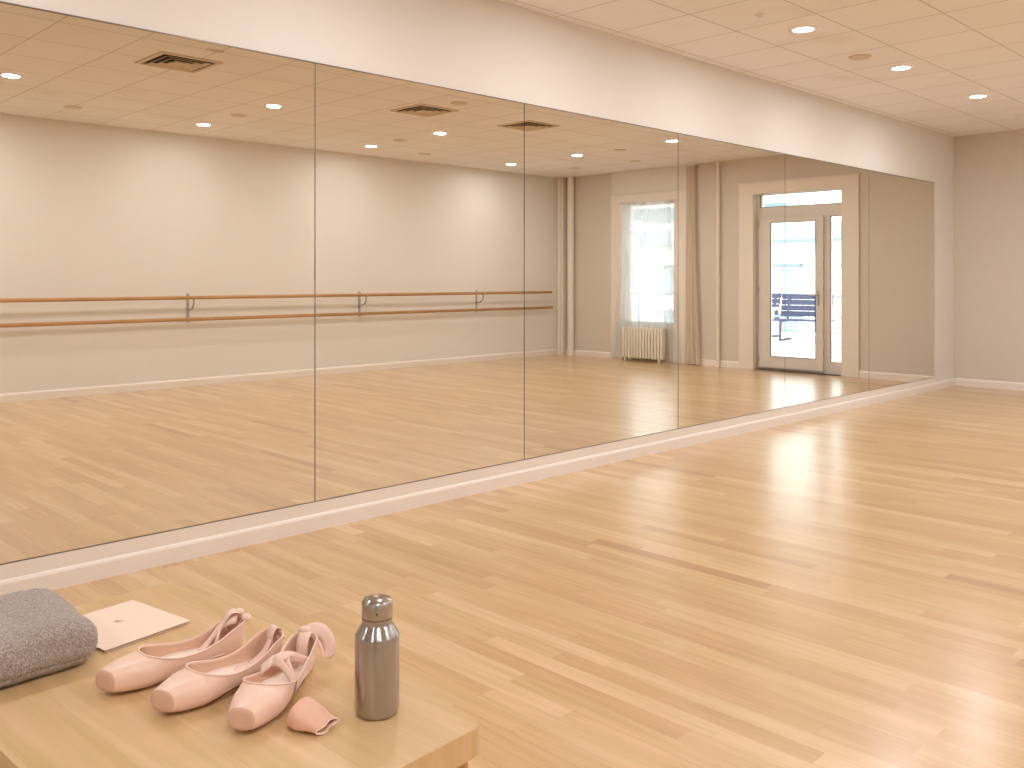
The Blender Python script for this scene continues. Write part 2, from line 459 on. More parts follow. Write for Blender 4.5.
# ------------------------------------------------------------------ mirrors
SE = [-0.70, 0.94, 2.578, 4.124, 5.812, 7.459, 9.196, 10.961]
MZ0, MZ1 = 0.147, 2.414
mir_labels = ['mirror panel at the near end beyond the left edge of the view',
              'first large wall mirror at the left, reflecting a square air vent and three lamps',
              'second wall mirror, reflecting the middle of the barre and two bright lamps above it',
              'third wall mirror, reflecting the end of the barre and most of the curtained window',
              'fourth wall mirror, reflecting a white wall pipe and the hinge side of the glass door',
              'fifth wall mirror, reflecting the handle side of the glass terrace door',
              'last narrow looking wall mirror at the far end, reflecting only bare taupe wall']
for i in range(7):
    bm = bmesh.new(); g = 0.0032
    box(bm, SE[i] + g, D, MZ0, SE[i + 1] - g, D + 0.006, MZ1)
    o = link('wall_mirror', bm, [M['mirror'], M['mirror_edge']])
    for p in o.data.polygons:
        p.material_index = 0 if p.normal.y < -0.9 else 1
    tag(o, mir_labels[i], 'mirror', 'row of frameless wall mirrors')
def channel(name, z0, z1, label):
    bm = bmesh.new()
    box(bm, SE[0], D - 0.003, z0, SE[-1], WY, z1)
    return struct(link(name, bm, M['channel']), label)
channel('trim_2', MZ1 + 0.0005, MZ1 + 0.0065, 'thin bronze channel along the top of the mirrors')
channel('trim_3', MZ0 - 0.0045, MZ0 - 0.0005, 'thin metal channel along the bottom of the mirrors')

# ------------------------------------------------------------------ terrace door (structure)
door = bpy.data.objects.new('door_1', None); COL.objects.link(door); door.location = (XB, 0, 0)
struct(door, 'white glazed terrace door with sidelight and transom window')
def dpart(name, boxes, mat, parent=door, bev=0.003):
    bm = bmesh.new()
    for a, b in boxes: 
        t = bmesh.new(); box(t, *a, *b)
        if bev: bevel(t, bev, 1)
        me = bpy.data.meshes.new('tmp'); t.to_mesh(me); t.free(); bm.from_mesh(me); bpy.data.meshes.remove(me)
    return link(name, bm, mat, parent)
cw = 0.235
dpart('casing', [((-0.028, 1.098, 0.0), (0.0, DY0, 2.505)), ((-0.028, DY1, 0.0), (0.0, 2.875, 2.505)), ((-0.028, 1.098, 2.505), (0.0, 2.875, 2.655)),
                 ((-0.04, 1.08, 2.655), (0.0, 2.893, 2.675))], M['casing'])
fx0, fx1 = 0.10, 0.17
dpart('door_frame', [((fx0, DY0, 0.0), (fx1, DY0 + 0.060, DZ1)), ((fx0, DY1 - 0.02, 0.0), (fx1, DY1, DZ1)), ((fx0 + 0.001, DY0 + 0.060, 2.49), (fx1 - 0.001, DY1 - 0.02, DZ1)),
                     ((fx0 + 0.001, DY0 + 0.060, 2.143), (fx1 - 0.001, DY1 - 0.02, 2.315)), ((fx0 + 0.002, 2.330, 0.046), (fx1 - 0.002, 2.424, 2.143)), ((fx0 + 0.001, 2.424, 0.046), (fx1 - 0.001, DY1 - 0.02, 0.175)),
                     ((fx0, DY0 + 0.060, 0.0), (fx1 + 0.05, DY1 - 0.02, 0.046))], M['frame'])
dpart('daylit_lining', [((-0.002, DY0, 0.0), (fx0, DY0 + 0.006, DZ1)), ((-0.002, DY1 - 0.006, 0.0), (fx0, DY1, DZ1)), ((-0.002, DY0 + 0.006, DZ1 - 0.006), (fx0, DY1 - 0.006, DZ1))], M['trim'], door, 0)  # white lining added to brighten the reveal in place of daylight
leaf = dpart('door_leaf', [((0.058, 1.374, 0.035), (0.098, 1.556, 2.155)), ((0.058, 2.233, 0.035), (0.098, 2.341, 2.155)),
                           ((0.058, 1.556, 2.084), (0.098, 2.233, 2.155)), ((0.058, 1.556, 0.035), (0.098, 2.233, 0.203))], M['frame'])
dpart('seal', [((0.056, 1.550, 0.197), (0.060, 1.560, 2.090)), ((0.056, 2.229, 0.197), (0.060, 2.239, 2.090)), ((0.056, 1.550, 2.080), (0.060, 2.239, 2.090)), ((0.056, 1.550, 0.197), (0.060, 2.239, 0.207))], M['gasket'], leaf, 0)
dpart('pane', [((0.075, 1.553, 0.2), (0.081, 2.236, 2.087))], M['glass'], leaf, 0)
dpart('sidelight_pane', [((0.132, 2.420, 0.172), (0.138, DY1 - 0.018, 2.158))], M['glass'], door, 0)
dpart('sidelight_seal', [((0.098, 2.421, 0.172), (0.101, 2.430, 2.148)), ((0.098, 2.421, 2.138), (0.101, DY1 - 0.018, 2.148))], M['gasket'], door, 0)
dpart('transom_pane', [((0.132, DY0 + 0.042, 2.31), (0.138, DY1 - 0.018, 2.493))], M['glass'], door, 0)
dpart('transom_seal', [((0.098, DY0 + 0.043, 2.313), (0.101, DY0 + 0.053, 2.492)), ((0.098, DY0 + 0.043, 2.313), (0.101, DY1 - 0.018, 2.32))], M['gasket'], door, 0)
bm = bmesh.new()
box(bm, 0.051, 2.262, 0.93, 0.058, 2.292, 1.14); bevel(bm, 0.003, 2)
tube(bm, spline([(0.053, 2.277, 1.07), (0.023, 2.277, 1.07), (0.008, 2.268, 1.07), (0.006, 2.20, 1.068), (0.008, 2.15, 1.066)], 6), 0.010, 10)
autosmooth(link('door_handle', bm, M['steel'], leaf))
for z in (0.12, 1.1, 2.05):
    bm = bmesh.new(); tube(bm, [(0.053, 1.371, z), (0.053, 1.371, z + 0.08)], 0.009, 10)
    link('hinge', bm, M['steel'], leaf)

# ------------------------------------------------------------------ window (structure), curtains, radiator
win = bpy.data.objects.new('window_1', None); COL.objects.link(win); win.location = (XB, 0, 0)
struct(win, 'tall white framed window behind a sheer curtain')
def wpart(name, boxes, mat, bev=0.003): return dpart(name, boxes, mat, win, bev)
wpart('casing', [((-0.03, -1.272, 0.0), (0.0, GY0, 2.515)), ((-0.03, GY1, 0.0), (0.0, 0.258, 2.515)), ((-0.03, -1.272, 2.515), (0.0, 0.258, 2.645)),
                 ((-0.04, -1.285, 2.645), (0.0, 0.27, 2.66))], M['casing'])
wpart('overpanel', [((-0.012, -1.272, 2.66), (0.0, 0.258, CZ - 0.002))], M['wall_barre'])
wpart('window_frame', [((0.1, GY0, GZ0), (0.17, GY0 + 0.05, GZ1)), ((0.1, GY1 - 0.05, GZ0), (0.17, GY1, GZ1)), ((0.1, GY0, GZ1 - 0.05), (0.17, GY1, GZ1)),
                       ((0.1, GY0, GZ0), (0.17, GY1, GZ0 + 0.06))], M['frame'])
wpart('window_sill', [((-0.05, GY0 - 0.03, GZ0 - 0.03), (0.1, GY1 + 0.03, GZ0))], M['trim'])
wpart('pane', [((0.132, GY0 + 0.04, GZ0 + 0.05), (0.138, GY1 - 0.04, GZ1 - 0.04))], M['glass'], 0)

def curtain(name, x, ytop, ybot, ztop, zbot, folds, amp, mat, nu=120, nv=40, seed=1):
    bm = bmesh.new(); rnd = random.Random(seed)
    ph = [rnd.uniform(0, 6.28) for _ in range(4)]
    grid = []
    for i in range(nu + 1):
        u = i / nu; col = []
        for j in range(nv + 1):
            t = j / nv
            zb = zbot(u); z = ztop + (zb - ztop) * t
            hg = (ztop - z) / ztop
            y0 = ytop[0] + (ybot[0] - ytop[0]) * hg ** 1.8; y1 = ytop[1] + (ybot[1] - ytop[1]) * hg ** 1.8
            y = y0 + (y1 - y0) * u + 0.006 * math.sin(u * 17 + ph[0])
            a = amp * (0.55 + 0.45 * hg)
            xx = x + a * math.sin(folds * 2 * PI * u + ph[1] + 0.5 * math.sin(5 * u + ph[2])) + 0.3 * a * math.sin(2.3 * folds * 2 * PI * u + ph[3] + hg)
            col.append(bm.verts.new((xx, y, z)))
        grid.append(col)
    for i in range(nu):
        for j in range(nv):
            bm.faces.new((grid[i][j], grid[i + 1][j], grid[i + 1][j + 1], grid[i][j + 1]))
    return bm
sheer = thing('sheer_curtain', 'white see-through curtain hanging in the tall window', 'curtain', (XB, 0, 0))
bmc = curtain('sheer', -0.075, (-1.03, -0.045), (-1.25, 0.17), 2.50, lambda u: 0.03 if (u < 0.17 or u > 0.80) else 0.50, 9, 0.014, M['sheer'])
link('cloth', bmc, M['sheer'], sheer, True)
bm = bmesh.new(); tube(bm, [(-0.075, -1.08, 2.505), (-0.075, 0.0, 2.505)], 0.008, 10)
for yy in (-1.07, -0.01): tube(bm, [(-0.075, yy, 2.505), (-0.03, yy, 2.505)], 0.006, 8)
link('curtain_rod', bm, M['trim'], sheer, True)
dr = thing('drape', 'cream floor-length drape gathered beside the window, next to the white pipe', 'curtain', (XB, 0, 0))
bmc = curtain('drape', -0.085, (0.215, 0.375), (0.17, 0.47), CZ - 0.03, lambda u: 0.015, 3, 0.022, M['drape'], 60, 40, 4)
link('cloth', bmc, M['drape'], dr, True)
bm = bmesh.new(); box(bm, -0.11, 0.20, CZ - 0.03, -0.05, 0.39, CZ - 0.001)
link('curtain_track', bm, M['trim'], dr)

rad = thing('radiator', 'cream ribbed radiator standing under the tall window', 'radiator', (XB - 0.165, 0, 0))
for k in range(14):
    y = -0.885 + k * 0.0565
    bm = bmesh.new()
    box(bm, -0.045, y - 0.021, 0.05, 0.055, y + 0.021, 0.535); bevel(bm, 0.016, 3)
    autosmooth(link('radiator_section', bm, M['radiator'], rad), 50)
bm = bmesh.new()
tube(bm, [(0.005, -0.90, 0.10), (0.005, -0.16, 0.10)], 0.017, 12); tube(bm, [(0.005, -0.90, 0.49), (0.005, -0.16, 0.49)], 0.017, 12)
link('header_pipe', bm, M['radiator'], rad, True)
for y in (-0.857, -0.207):
    cuboid('foot', (-0.03, y - 0.012, 0), (0.04, y + 0.012, 0.06), M['radiator'], rad, 0.003)

def vpipe(name, y, r, x, label, mat):
    t = thing(name, label, 'pipe', (x, y, 0))
    bm = bmesh.new(); lathe(bm, [(r, 0.0), (r, CZ)], 24); link('pipe_run', bm, mat, t, True)
    bm = bmesh.new(); lathe(bm, [(r, 0.001), (r + 0.018, 0.001), (r + 0.016, 0.012), (r, 0.014)], 24); link('floor_collar', bm, mat, t, True)
    for z in (0.6, 2.2):
        bm = bmesh.new(); lathe(bm, [(r, z), (r + 0.004, z), (r + 0.004, z + 0.02), (r, z + 0.02)], 24)
        box(bm, 0, -0.006, z, XB - x, 0.006, z + 0.02)
        link('pipe_clip', bm, mat, t)
vpipe('heating_pipe', 0.765, 0.024, XB - 0.05, 'thin white vertical pipe between the drape and the door casing', M['casing'])
vpipe('heating_pipe', -2.10, 0.055, XB - 0.085, 'thick cream vertical pipe beside the boxed corner', M['casing'])
bm = bmesh.new(); box(bm, XB - 0.14, YO, 0.0, XB, YO + 0.125, CZ)
bmesh.ops.bevel(bm, geom=[e for e in bm.edges if abs(e.verts[0].co.z - e.verts[1].co.z) > 1], offset=0.03, segments=4, affect='EDGES')
o = link('trim_4', bm, M['casing']); autosmooth(o, 50); struct(o, 'boxed-in corner of the end wall')

# ------------------------------------------------------------------ barre on the opposite wall
bar = thing('ballet_barre', 'double wooden ballet barre on grey brackets along the pale wall', 'ballet barre', (0, YO, 0))
YB = 0.165
def rail(z, x0, x1, yb, label=None):
    bm = bmesh.new()
    pr = [(x0, 0.012), (x0 + 0.006, 0.019), (x0 + 0.014, 0.0215), (x1 - 0.014, 0.0215), (x1 - 0.006, 0.019), (x1, 0.012)]
    tube(bm, [(a, yb, z) for a, _ in pr], [r for _, r in pr], 18)
    o = link('rail', bm, M['rail'], bar, True)
    autosmooth(o, 60)
rail(1.072, -1.9, 11.17, YB); rail(0.812, -1.9, 11.27, 0.09)
for x in (-0.1, 2.45, 4.90, 7.39, 9.60):
    b = cuboid('bracket', (x - 0.018, 0.0, 0.77), (x + 0.018, 0.008, 1.12), M['galv'], bar, 0.002, 1)
    bm = bmesh.new()
    tube(bm, spline([(x, 0.004, 0.93), (x, 0.05, 0.925), (x, 0.11, 0.94), (x, 0.155, 0.985), (x, YB, 1.05)], 6), 0.011, 10)
    link('support_arm', bm, M['galv'], b, True)
    bm = bmesh.new()
    tube(bm, [(x, YB + 0.026 * math.cos(a), 1.072 + 0.026 * math.sin(a)) for a in [PI + PI * k / 12 for k in range(13)]], 0.006, 8)
    link('cradle', bm, M['galv'], b, True)
    bm = bmesh.new(); tube(bm, [(x, 0.004, 0.812), (x, 0.07, 0.812)], 0.010, 10); link('lower_arm', bm, M['galv'], b, True)

# ------------------------------------------------------------------ ceiling fittings
def downlight(label):
    t = thing('downlight', label, 'ceiling light', (0, 0, CZ), 0, 'round recessed ceiling downlights')
    bm = bmesh.new(); lathe(bm, [(0.070, -0.001), (0.072, -0.006), (0.088, -0.007), (0.094, -0.001), (0.094, 0.0)], 36)
    link('trim_ring', bm, M['trim'], t, True)
    bm = bmesh.new(); lathe(bm, [(0.0, -0.006), (0.045, -0.005), (0.071, -0.002)], 36)
    link('lens', bm, M['lens'], t, True)
    return t
LIGHTS = [((5.855, 3.047), 'round ceiling downlight by the mirror wall, nearest of the three lit overhead'),
          ((7.495, 3.04), 'round ceiling downlight by the mirror wall, middle of the three lit overhead'),
          ((9.187, 3.0), 'round ceiling downlight by the mirror wall, nearest the far corner'),
          ((2.393, -0.36), 'ceiling downlight reflected at the left edge of the first mirror'),
          ((4.681, 0.0), 'ceiling downlight reflected high in the first mirror, near its right seam'),
          ((4.685, -1.53), 'ceiling downlight reflected in the first mirror close above the barre wall'),
          ((7.0, -1.57), 'ceiling downlight reflected in the second mirror, lowest on its left side'),
          ((6.956, -0.13), 'ceiling downlight reflected in the second mirror just below the air vent'),
          ((9.6, -1.61), 'ceiling downlight reflected in the second mirror beside its right seam'),
          ((9.556, -0.25), 'ceiling downlight reflected in the third mirror left of the window'),
          ((9.431, 1.44), 'ceiling downlight reflected at the seam of the third and fourth mirrors'),
          ((4.2, 3.05), 'added unseen ceiling downlight beside the mirrors just above the top of the view'),  # downlights from here on are added out of view to light the room
          ((2.5, 3.05), 'added unseen ceiling downlight over the floor between the bench and the mirrors'),
          ((0.8, 3.05), 'added unseen ceiling downlight in the mirror row behind the bench'),
          ((2.35, -1.55), 'added unseen ceiling downlight near the barre wall, abreast of the bench'),
          ((0.1, -0.25), 'added unseen ceiling downlight above the photographer'),
          ((-2.0, -0.25), 'added unseen ceiling downlight in the middle row by the near wall'),
          ((0.1, -1.55), 'added unseen ceiling downlight in the barre row behind the photographer'),
          ((-2.0, 3.05), 'added unseen ceiling downlight in the mirror row by the near wall')]
LAMP_W = 16.4
proto = None
for (x, y), lab in LIGHTS:
    if proto is None: proto = downlight(lab); proto.location = (x, y, CZ)
    else: dup(proto, (x, y, CZ), lab, 'round recessed ceiling downlights')
    ld = bpy.data.lights.new('downlight_beam', 'AREA'); ld.shape = 'DISK'; ld.size = 0.13
    ld.energy = LAMP_W * (0.55 if y < -1 else 0.8 if y > 2.5 else 1.35); ld.color = LAMP_COL[:3]
    lo = bpy.data.objects.new('downlight_beam', ld); COL.objects.link(lo); lo.location = (x, y, CZ - 0.0085)

def vent(label):
    t = thing('ceiling_vent', label, 'air vent', (0, 0, CZ), 0, 'square ceiling air vents')
    bm = bmesh.new(); h = 0.25
    for s, w, z in ((h, 0.035, -0.012),):
        box(bm, -s, -s, z, s, -s + w, 0); box(bm, -s, s - w, z, s, s, 0); box(bm, -s, -s + w, z, -s + w, s - w, 0); box(bm, s - w, -s + w, z, s, s - w, 0)
    link('frame', bm, M['grille'], t)
    cuboid('duct_shade_sheet', (-h + 0.03, -h + 0.03, -0.0015), (h - 0.03, h - 0.03, -0.0003), M['dark'], t)  # thin dark sheet; the duct's inner shade is put into its colour
    for s in (0.185, 0.130, 0.075):                    # nested square louvres
        bm = bmesh.new(); a = [(s, -0.016), (s - 0.028, -0.004)]
        ring = [[bm.verts.new((sx * r, sy * r, z)) for sx, sy in ((-1, -1), (1, -1), (1, 1), (-1, 1))] for r, z in a + [(s - 0.031, -0.004), (s - 0.003, -0.018)]]
        for i in range(4):
            for k in range(4): bm.faces.new((ring[i][k], ring[i][(k + 1) % 4], ring[(i + 1) % 4][(k + 1) % 4], ring[(i + 1) % 4][k]))
        link('louvre', bm, M['grille'], t)
    cuboid('centre_plate', (-0.04, -0.04, -0.014), (0.04, 0.04, -0.006), M['grille'], t)
    return t
v0 = vent('square louvred air vent reflected near the top of the first mirror'); v0.location = (3.2, 1.10, CZ)
dup(v0, (5.9, 0.87, CZ), 'square louvred air vent reflected near the top of the second mirror', 'square ceiling air vents')
dup(v0, (7.33, 0.97, CZ), 'square louvred air vent reflected across the seam of the second and third mirrors', 'square ceiling air vents')

def speaker_disc(label, r):
    t = thing('ceiling_speaker', label, 'ceiling speaker', (0, 0, CZ), 0, 'small round plates set in the ceiling')
    bm = bmesh.new(); lathe(bm, [(r, 0), (r, -0.004), (r - 0.006, -0.008), (r - 0.012, -0.006)], 28); link('rim', bm, M['grille'], t, True)
    bm = bmesh.new(); lathe(bm, [(0, -0.009), (r * 0.6, -0.008), (r - 0.012, -0.005)], 28); link('grille', bm, M['plate'], t, True)
    return t
DISCS = [((6.893, 3.113), 'round speaker plate in the ceiling tile between the nearest and middle lamps by the mirrors'),
         ((3.28, -1.49), 'round ceiling plate reflected in the first mirror at the left'),
         ((4.69, -0.73), 'round ceiling plate reflected in the first mirror between two lamps'),
         ((6.96, -0.91), 'round ceiling plate reflected in the second mirror left of the brightest lamp'),
         ((7.99, -1.68), 'round ceiling plate reflected low in the second mirror'),
         ((5.907, 1.403), 'round ceiling plate reflected just right of the vent in the second mirror'),
         ((10.67, -1.27), 'round ceiling plate reflected in the third mirror near the barre wall corner'),
         ((9.607, 0.471), 'round ceiling plate reflected in the third mirror, nearest the mirror top'),
         ((10.663, -0.09), 'round ceiling plate reflected in the third mirror above the window')]
p0 = None
for (x, y), lab in DISCS:
    if p0 is None: p0 = speaker_disc(lab, 0.085); p0.location = (x, y, CZ)
    else: dup(p0, (x, y, CZ), lab, 'small round plates set in the ceiling')
def sprinkler(label, loc):
    t = thing('ceiling_sprinkler', label, 'sprinkler', loc)
    bm = bmesh.new(); lathe(bm, [(0.035, 0), (0.034, -0.005), (0.012, -0.007), (0.009, -0.018), (0.0, -0.018)], 20); link('escutcheon', bm, M['trim'], t, True)
    bm = bmesh.new(); lathe(bm, [(0.0, -0.018), (0.016, -0.019), (0.016, -0.021), (0.0, -0.022)], 16); link('deflector', bm, M['trim'], t, True)
sprinkler('small sprinkler head in the ceiling close to the nearest downlight', (5.32, 3.07, CZ))
sprinkler('small sprinkler head in the ceiling by the end wall', (10.54, 3.05, CZ))
cs = thing('ceiling_sensor', 'small rectangular ceiling sensor reflected beside the first vent', 'sensor', (3.23, 1.66, CZ))
cuboid('housing', (-0.065, -0.028, -0.012), (0.065, 0.028, 0), M['plate'], cs, 0.006, 2)
cuboid('lens', (-0.04, -0.018, -0.015), (0.04, 0.018, -0.011), M['grille'], cs, 0.003, 2)

# ------------------------------------------------------------------ bench in the foreground
TZ = EYE - 0.72                                   # table top height
RT = math.radians(3.0)
TBL = thing('bench_table', 'low light oak table with rounded corners in the foreground', 'table', (1.003, 1.073, 0), RT)
TW, TL, TT = 0.56, 1.03, 0.046
def rounded_slab(w, l, z0, z1, r, n=8):
    bm = bmesh.new(); pts = []
    for cx, cy, a0 in ((-r, r, -PI / 2), (-r, l - r, 0), (-w + r, l - r, PI / 2), (-w + r, r, PI)):
        for k in range(n + 1):
            a = a0 + PI / 2 * k / n; pts.append((cx + r * math.cos(a), cy + r * math.sin(a)))
    b = [bm.verts.new((x, y, z0)) for x, y in pts]; t = [bm.verts.new((x, y, z1)) for x, y in pts]
    bm.faces.new(b[::-1]); top = bm.faces.new(t); m = len(pts)
    for k in range(m): bm.faces.new((b[k], b[(k + 1) % m], t[(k + 1) % m], t[k]))
    ed = [e for e in bm.edges if abs(e.verts[0].co.z - e.verts[1].co.z) < 1e-6]
    bmesh.ops.bevel(bm, geom=ed, offset=0.0025, segments=2, affect='EDGES')
    return bm
o = link('tabletop', rounded_slab(TW, TL, TZ - TT, TZ, 0.028), M['table'], TBL); autosmooth(o, 40)
for x, y in ((-0.02, 0.02), (-TW + 0.09, 0.02), (-0.02, TL - 0.09), (-TW + 0.09, TL - 0.09)):
    bm = bmesh.new(); v = box(bm, x - 0.07, y, 0, x, y + 0.07, TZ - TT)
    bevel(bm, 0.004, 2); autosmooth(link('leg', bm, M['tableleg'], TBL), 35)
for a, b in (((-TW + 0.09, 0.035, TZ - TT - 0.08), (-0.09, 0.057, TZ - TT)), ((-TW + 0.09, TL - 0.057, TZ - TT - 0.08), (-0.09, TL - 0.035, TZ - TT)),
             ((-0.057, 0.09, TZ - TT - 0.08), (-0.035, TL - 0.09, TZ - TT)), ((-TW + 0.035, 0.09, TZ - TT - 0.08), (-TW + 0.057, TL - 0.09, TZ - TT))):
    cuboid('apron', a, b, M['tableleg'], TBL, 0.002, 1)

# ------------------------------------------------------------------ bottle
bt = thing('water_bottle', 'brushed steel water bottle standing on the oak table', 'bottle', (0.9, 1.228, TZ))
bm = bmesh.new()
lathe(bm, [(0, 0.0005), (0.030, 0.0005), (0.0335, 0.002), (0.0360, 0.006), (0.0368, 0.012), (0.0368, 0.1285), (0.0364, 0.1305), (0.0352, 0.1325), (0.0262, 0.1475), (0.0250, 0.149), (0.0246, 0.151), (0.0244, 0.156), (0.0, 0.156)], 72)
autosmooth(link('bottle_body', bm, M['bottle'], bt), 28)
bm = bmesh.new()
lathe(bm, [(0.0240, 0.1535), (0.0256, 0.154), (0.0256, 0.1580), (0.0240, 0.1588), (0.0240, 0.1602)], 72)
autosmooth(link('neck_ring', bm, M['cap'], bt), 30)
bm = bmesh.new()
lathe(bm, [(0.0225, 0.1602), (0.0248, 0.1604), (0.0255, 0.1612), (0.0257, 0.163), (0.0257, 0.1805), (0.0250, 0.1850), (0.0225, 0.1885), (0.017, 0.1905), (0.007, 0.1912), (0.0045, 0.1905), (0, 0.1904)], 72)
cp = link('cap', bm, M['cap'], bt); autosmooth(cp, 40)
bm = bmesh.new()
dv = Vector((-0.60, -0.80, 0)).normalized()
tube(bm, [dv * 0.0245 + Vector((0, 0, 0.171)), dv * 0.0260 + Vector((0, 0, 0.171))], 0.0017, 12)
link('vent_hole', bm, M['gasket'], cp)

# ------------------------------------------------------------------ towel
def towel():
    bm = bmesh.new()
    a, b_, c = 0.132, 0.132, 0.047
    nx, ny, nz = 64, 64, 26
    bmesh.ops.create_cube(bm, size=2)
    bmesh.ops.subdivide_edges(bm, edges=bm.edges[:], cuts=47, use_grid_fill=True)
    for v in bm.verts:
        p = v.co.copy()
        R = 0.032
        # rounded box: clamp to the inner core then push out by R
        q = Vector((p.x * a, p.y * b_, p.z * c))
        rx = 0.0445; 
        core = Vector((max(-a + rx, min(a - rx, q.x)), max(-b_ + rx, min(b_ - rx, q.y)), max(-c + rx, min(c - rx, q.z))))
        dlt = q - core
        if dlt.length > 1e-6:
            # keep distribution, normalise to rounded surface
            dlt = dlt.normalized() * rx
        s = core + dlt
        # soft sag on top and a fold crease low on the sides
        s.z += 0.004 * math.sin(s.x * 22 + 1) * (s.z > 0) + 0.003 * math.sin(s.y * 19)* (s.z > 0)
        if abs(dlt.z) < rx * 0.9:
            g = math.exp(-((s.z + 0.026) / 0.004) ** 2)
            out = Vector((dlt.x, dlt.y, 0))
            if out.length > 1e-6: s -= out.normalized() * 0.0022 * g
        n = noise.noise(s * 60) * 0.0016 + noise.noise(s * 170) * 0.0016 + noise.noise(s * 14) * 0.004
        d2 = dlt.normalized() if dlt.length > 1e-6 else Vector((0, 0, 1 if p.z > 0 else -1))
        if s.z > -c + 0.003: s += d2 * n
        s.z = max(s.z, -c)
        v.co = s + Vector((0, 0, c))
    return bm
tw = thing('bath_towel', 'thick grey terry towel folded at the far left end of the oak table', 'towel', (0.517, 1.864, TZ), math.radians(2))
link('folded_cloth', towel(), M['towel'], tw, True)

# ------------------------------------------------------------------ folded card
def quad_sheet(c, z, th, lift=(0, 0, 0, 0), n=10):
    bm = bmesh.new(); g = []
    for i in range(n + 1):
        r = []
        for j in range(n + 1):
            u, v = i / n, j / n
            p = (Vector(c[0]) * (1 - u) * (1 - v) + Vector(c[1]) * u * (1 - v) + Vector(c[2]) * u * v + Vector(c[3]) * (1 - u) * v)
            l = lift[0] * (1 - u) * (1 - v) + lift[1] * u * (1 - v) + lift[2] * u * v + lift[3] * (1 - u) * v
            r.append(bm.verts.new((p.x, p.y, z + l)))
        g.append(r)
    for i in range(n):
        for j in range(n): bm.faces.new((g[i][j], g[i + 1][j], g[i + 1][j + 1], g[i][j + 1]))
    return bm
CC = [(0.668, 1.783), (0.854, 1.818), (0.820, 2.030), (0.630, 2.000)]
CCc = Vector((sum(p[0] for p in CC) / 4, sum(p[1] for p in CC) / 4))
rel = [(p[0] - CCc.x, p[1] - CCc.y) for p in CC]
card = thing('folded_card', 'pale pink folded card lying between the towel and the shoes', 'card', (CCc.x, CCc.y, TZ))
for nm, q in (('inner_leaf', quad_sheet([(x * 0.985, y * 0.985) for x, y in rel], 0.0016, 0.0008)), ('cover_leaf', quad_sheet(rel, 0.0036, 0.0010, (0.0030, 0.002, 0, 0.001)))):
    o = link(nm, q, M['card'], card)
    so = o.modifiers.new('thickness', 'SOLIDIFY'); so.thickness = 0.0010; so.offset = 0
bm = bmesh.new()
for k in range(5):
    a = k * 1.3
    tube(bm, spline([(0, 0, 0.0052), (0.006 * math.cos(a), 0.006 * math.sin(a), 0.0054), (0.010 * math.cos(a + 0.5), 0.008 * math.sin(a + 0.5), 0.0052)], 4), 0.0006, 6)
o = link('printed_mark', bm, M['ink'], card); o.location = (0.002, 0.012, 0.0006); o['label'] = 'small grey printed mark'

# ------------------------------------------------------------------ pointe shoes
W_KEYS = [(0, 0.0225), (0.05, 0.0275), (0.14, 0.0360), (0.26, 0.0425), (0.42, 0.0425), (0.56, 0.0360), (0.72, 0.0300), (0.86, 0.0275), (0.93, 0.0258)]
T_KEYS = [(0, 0.0425), (0.06, 0.0465), (0.15, 0.0505), (0.24, 0.0515), (0.32, 0.0475), (0.45, 0.0400), (0.60, 0.0360), (0.75, 0.0415), (0.88, 0.0550), (1.0, 0.0640)]
B_KEYS = [(0, 0.0075), (0.05, 0.0035), (0.13, 0.0012), (0.25, 0.0004), (0.4, 0.0022), (0.52, 0.0040), (0.66, 0.0030), (0.82, 0.0006), (0.93, 0.0010), (1.0, 0.0050)]
S_OPEN = 0.24
def sgnp(v, p): return math.copysign(abs(v) ** p, v)
def shoe_section(s, pinch=1.0):
    if s <= 0.93: w = catmull(W_KEYS, s)
    else: w = 0.0255 * math.sqrt(max(0.0, 1 - ((s - 0.93) / 0.07) ** 2))
    w *= 1.06; w *= pinch if s > 0.5 else 1 + (pinch - 1) * s * 2
    zt = 1.05 * catmull(T_KEYS, s); zb = catmull(B_KEYS, s)
    if s <= S_OPEN: f0 = 0.0
    else: f0 = math.radians(88) * min(1.0, ((s - S_OPEN) / 0.16)) ** 0.55
    p = 0.80
    hz = (zt - zb) / (1 + sgnp(math.cos(f0), p))
    return w, zt, zb, f0, hz, p
def shoe_pt(s, f, L, pinch=1.0, inset=0.0, bend=0.0):
    w, zt, zb, f0, hz, p = shoe_section(s, pinch)
    y = (max(w - inset, 0.0)) * sgnp(math.sin(f), p); z = zb + inset + (hz - inset) * (1 + sgnp(math.cos(f), p)) if inset else zb + hz * (1 + sgnp(math.cos(f), p))
    return Vector((s * L, y + bend * math.sin(s * PI), z))
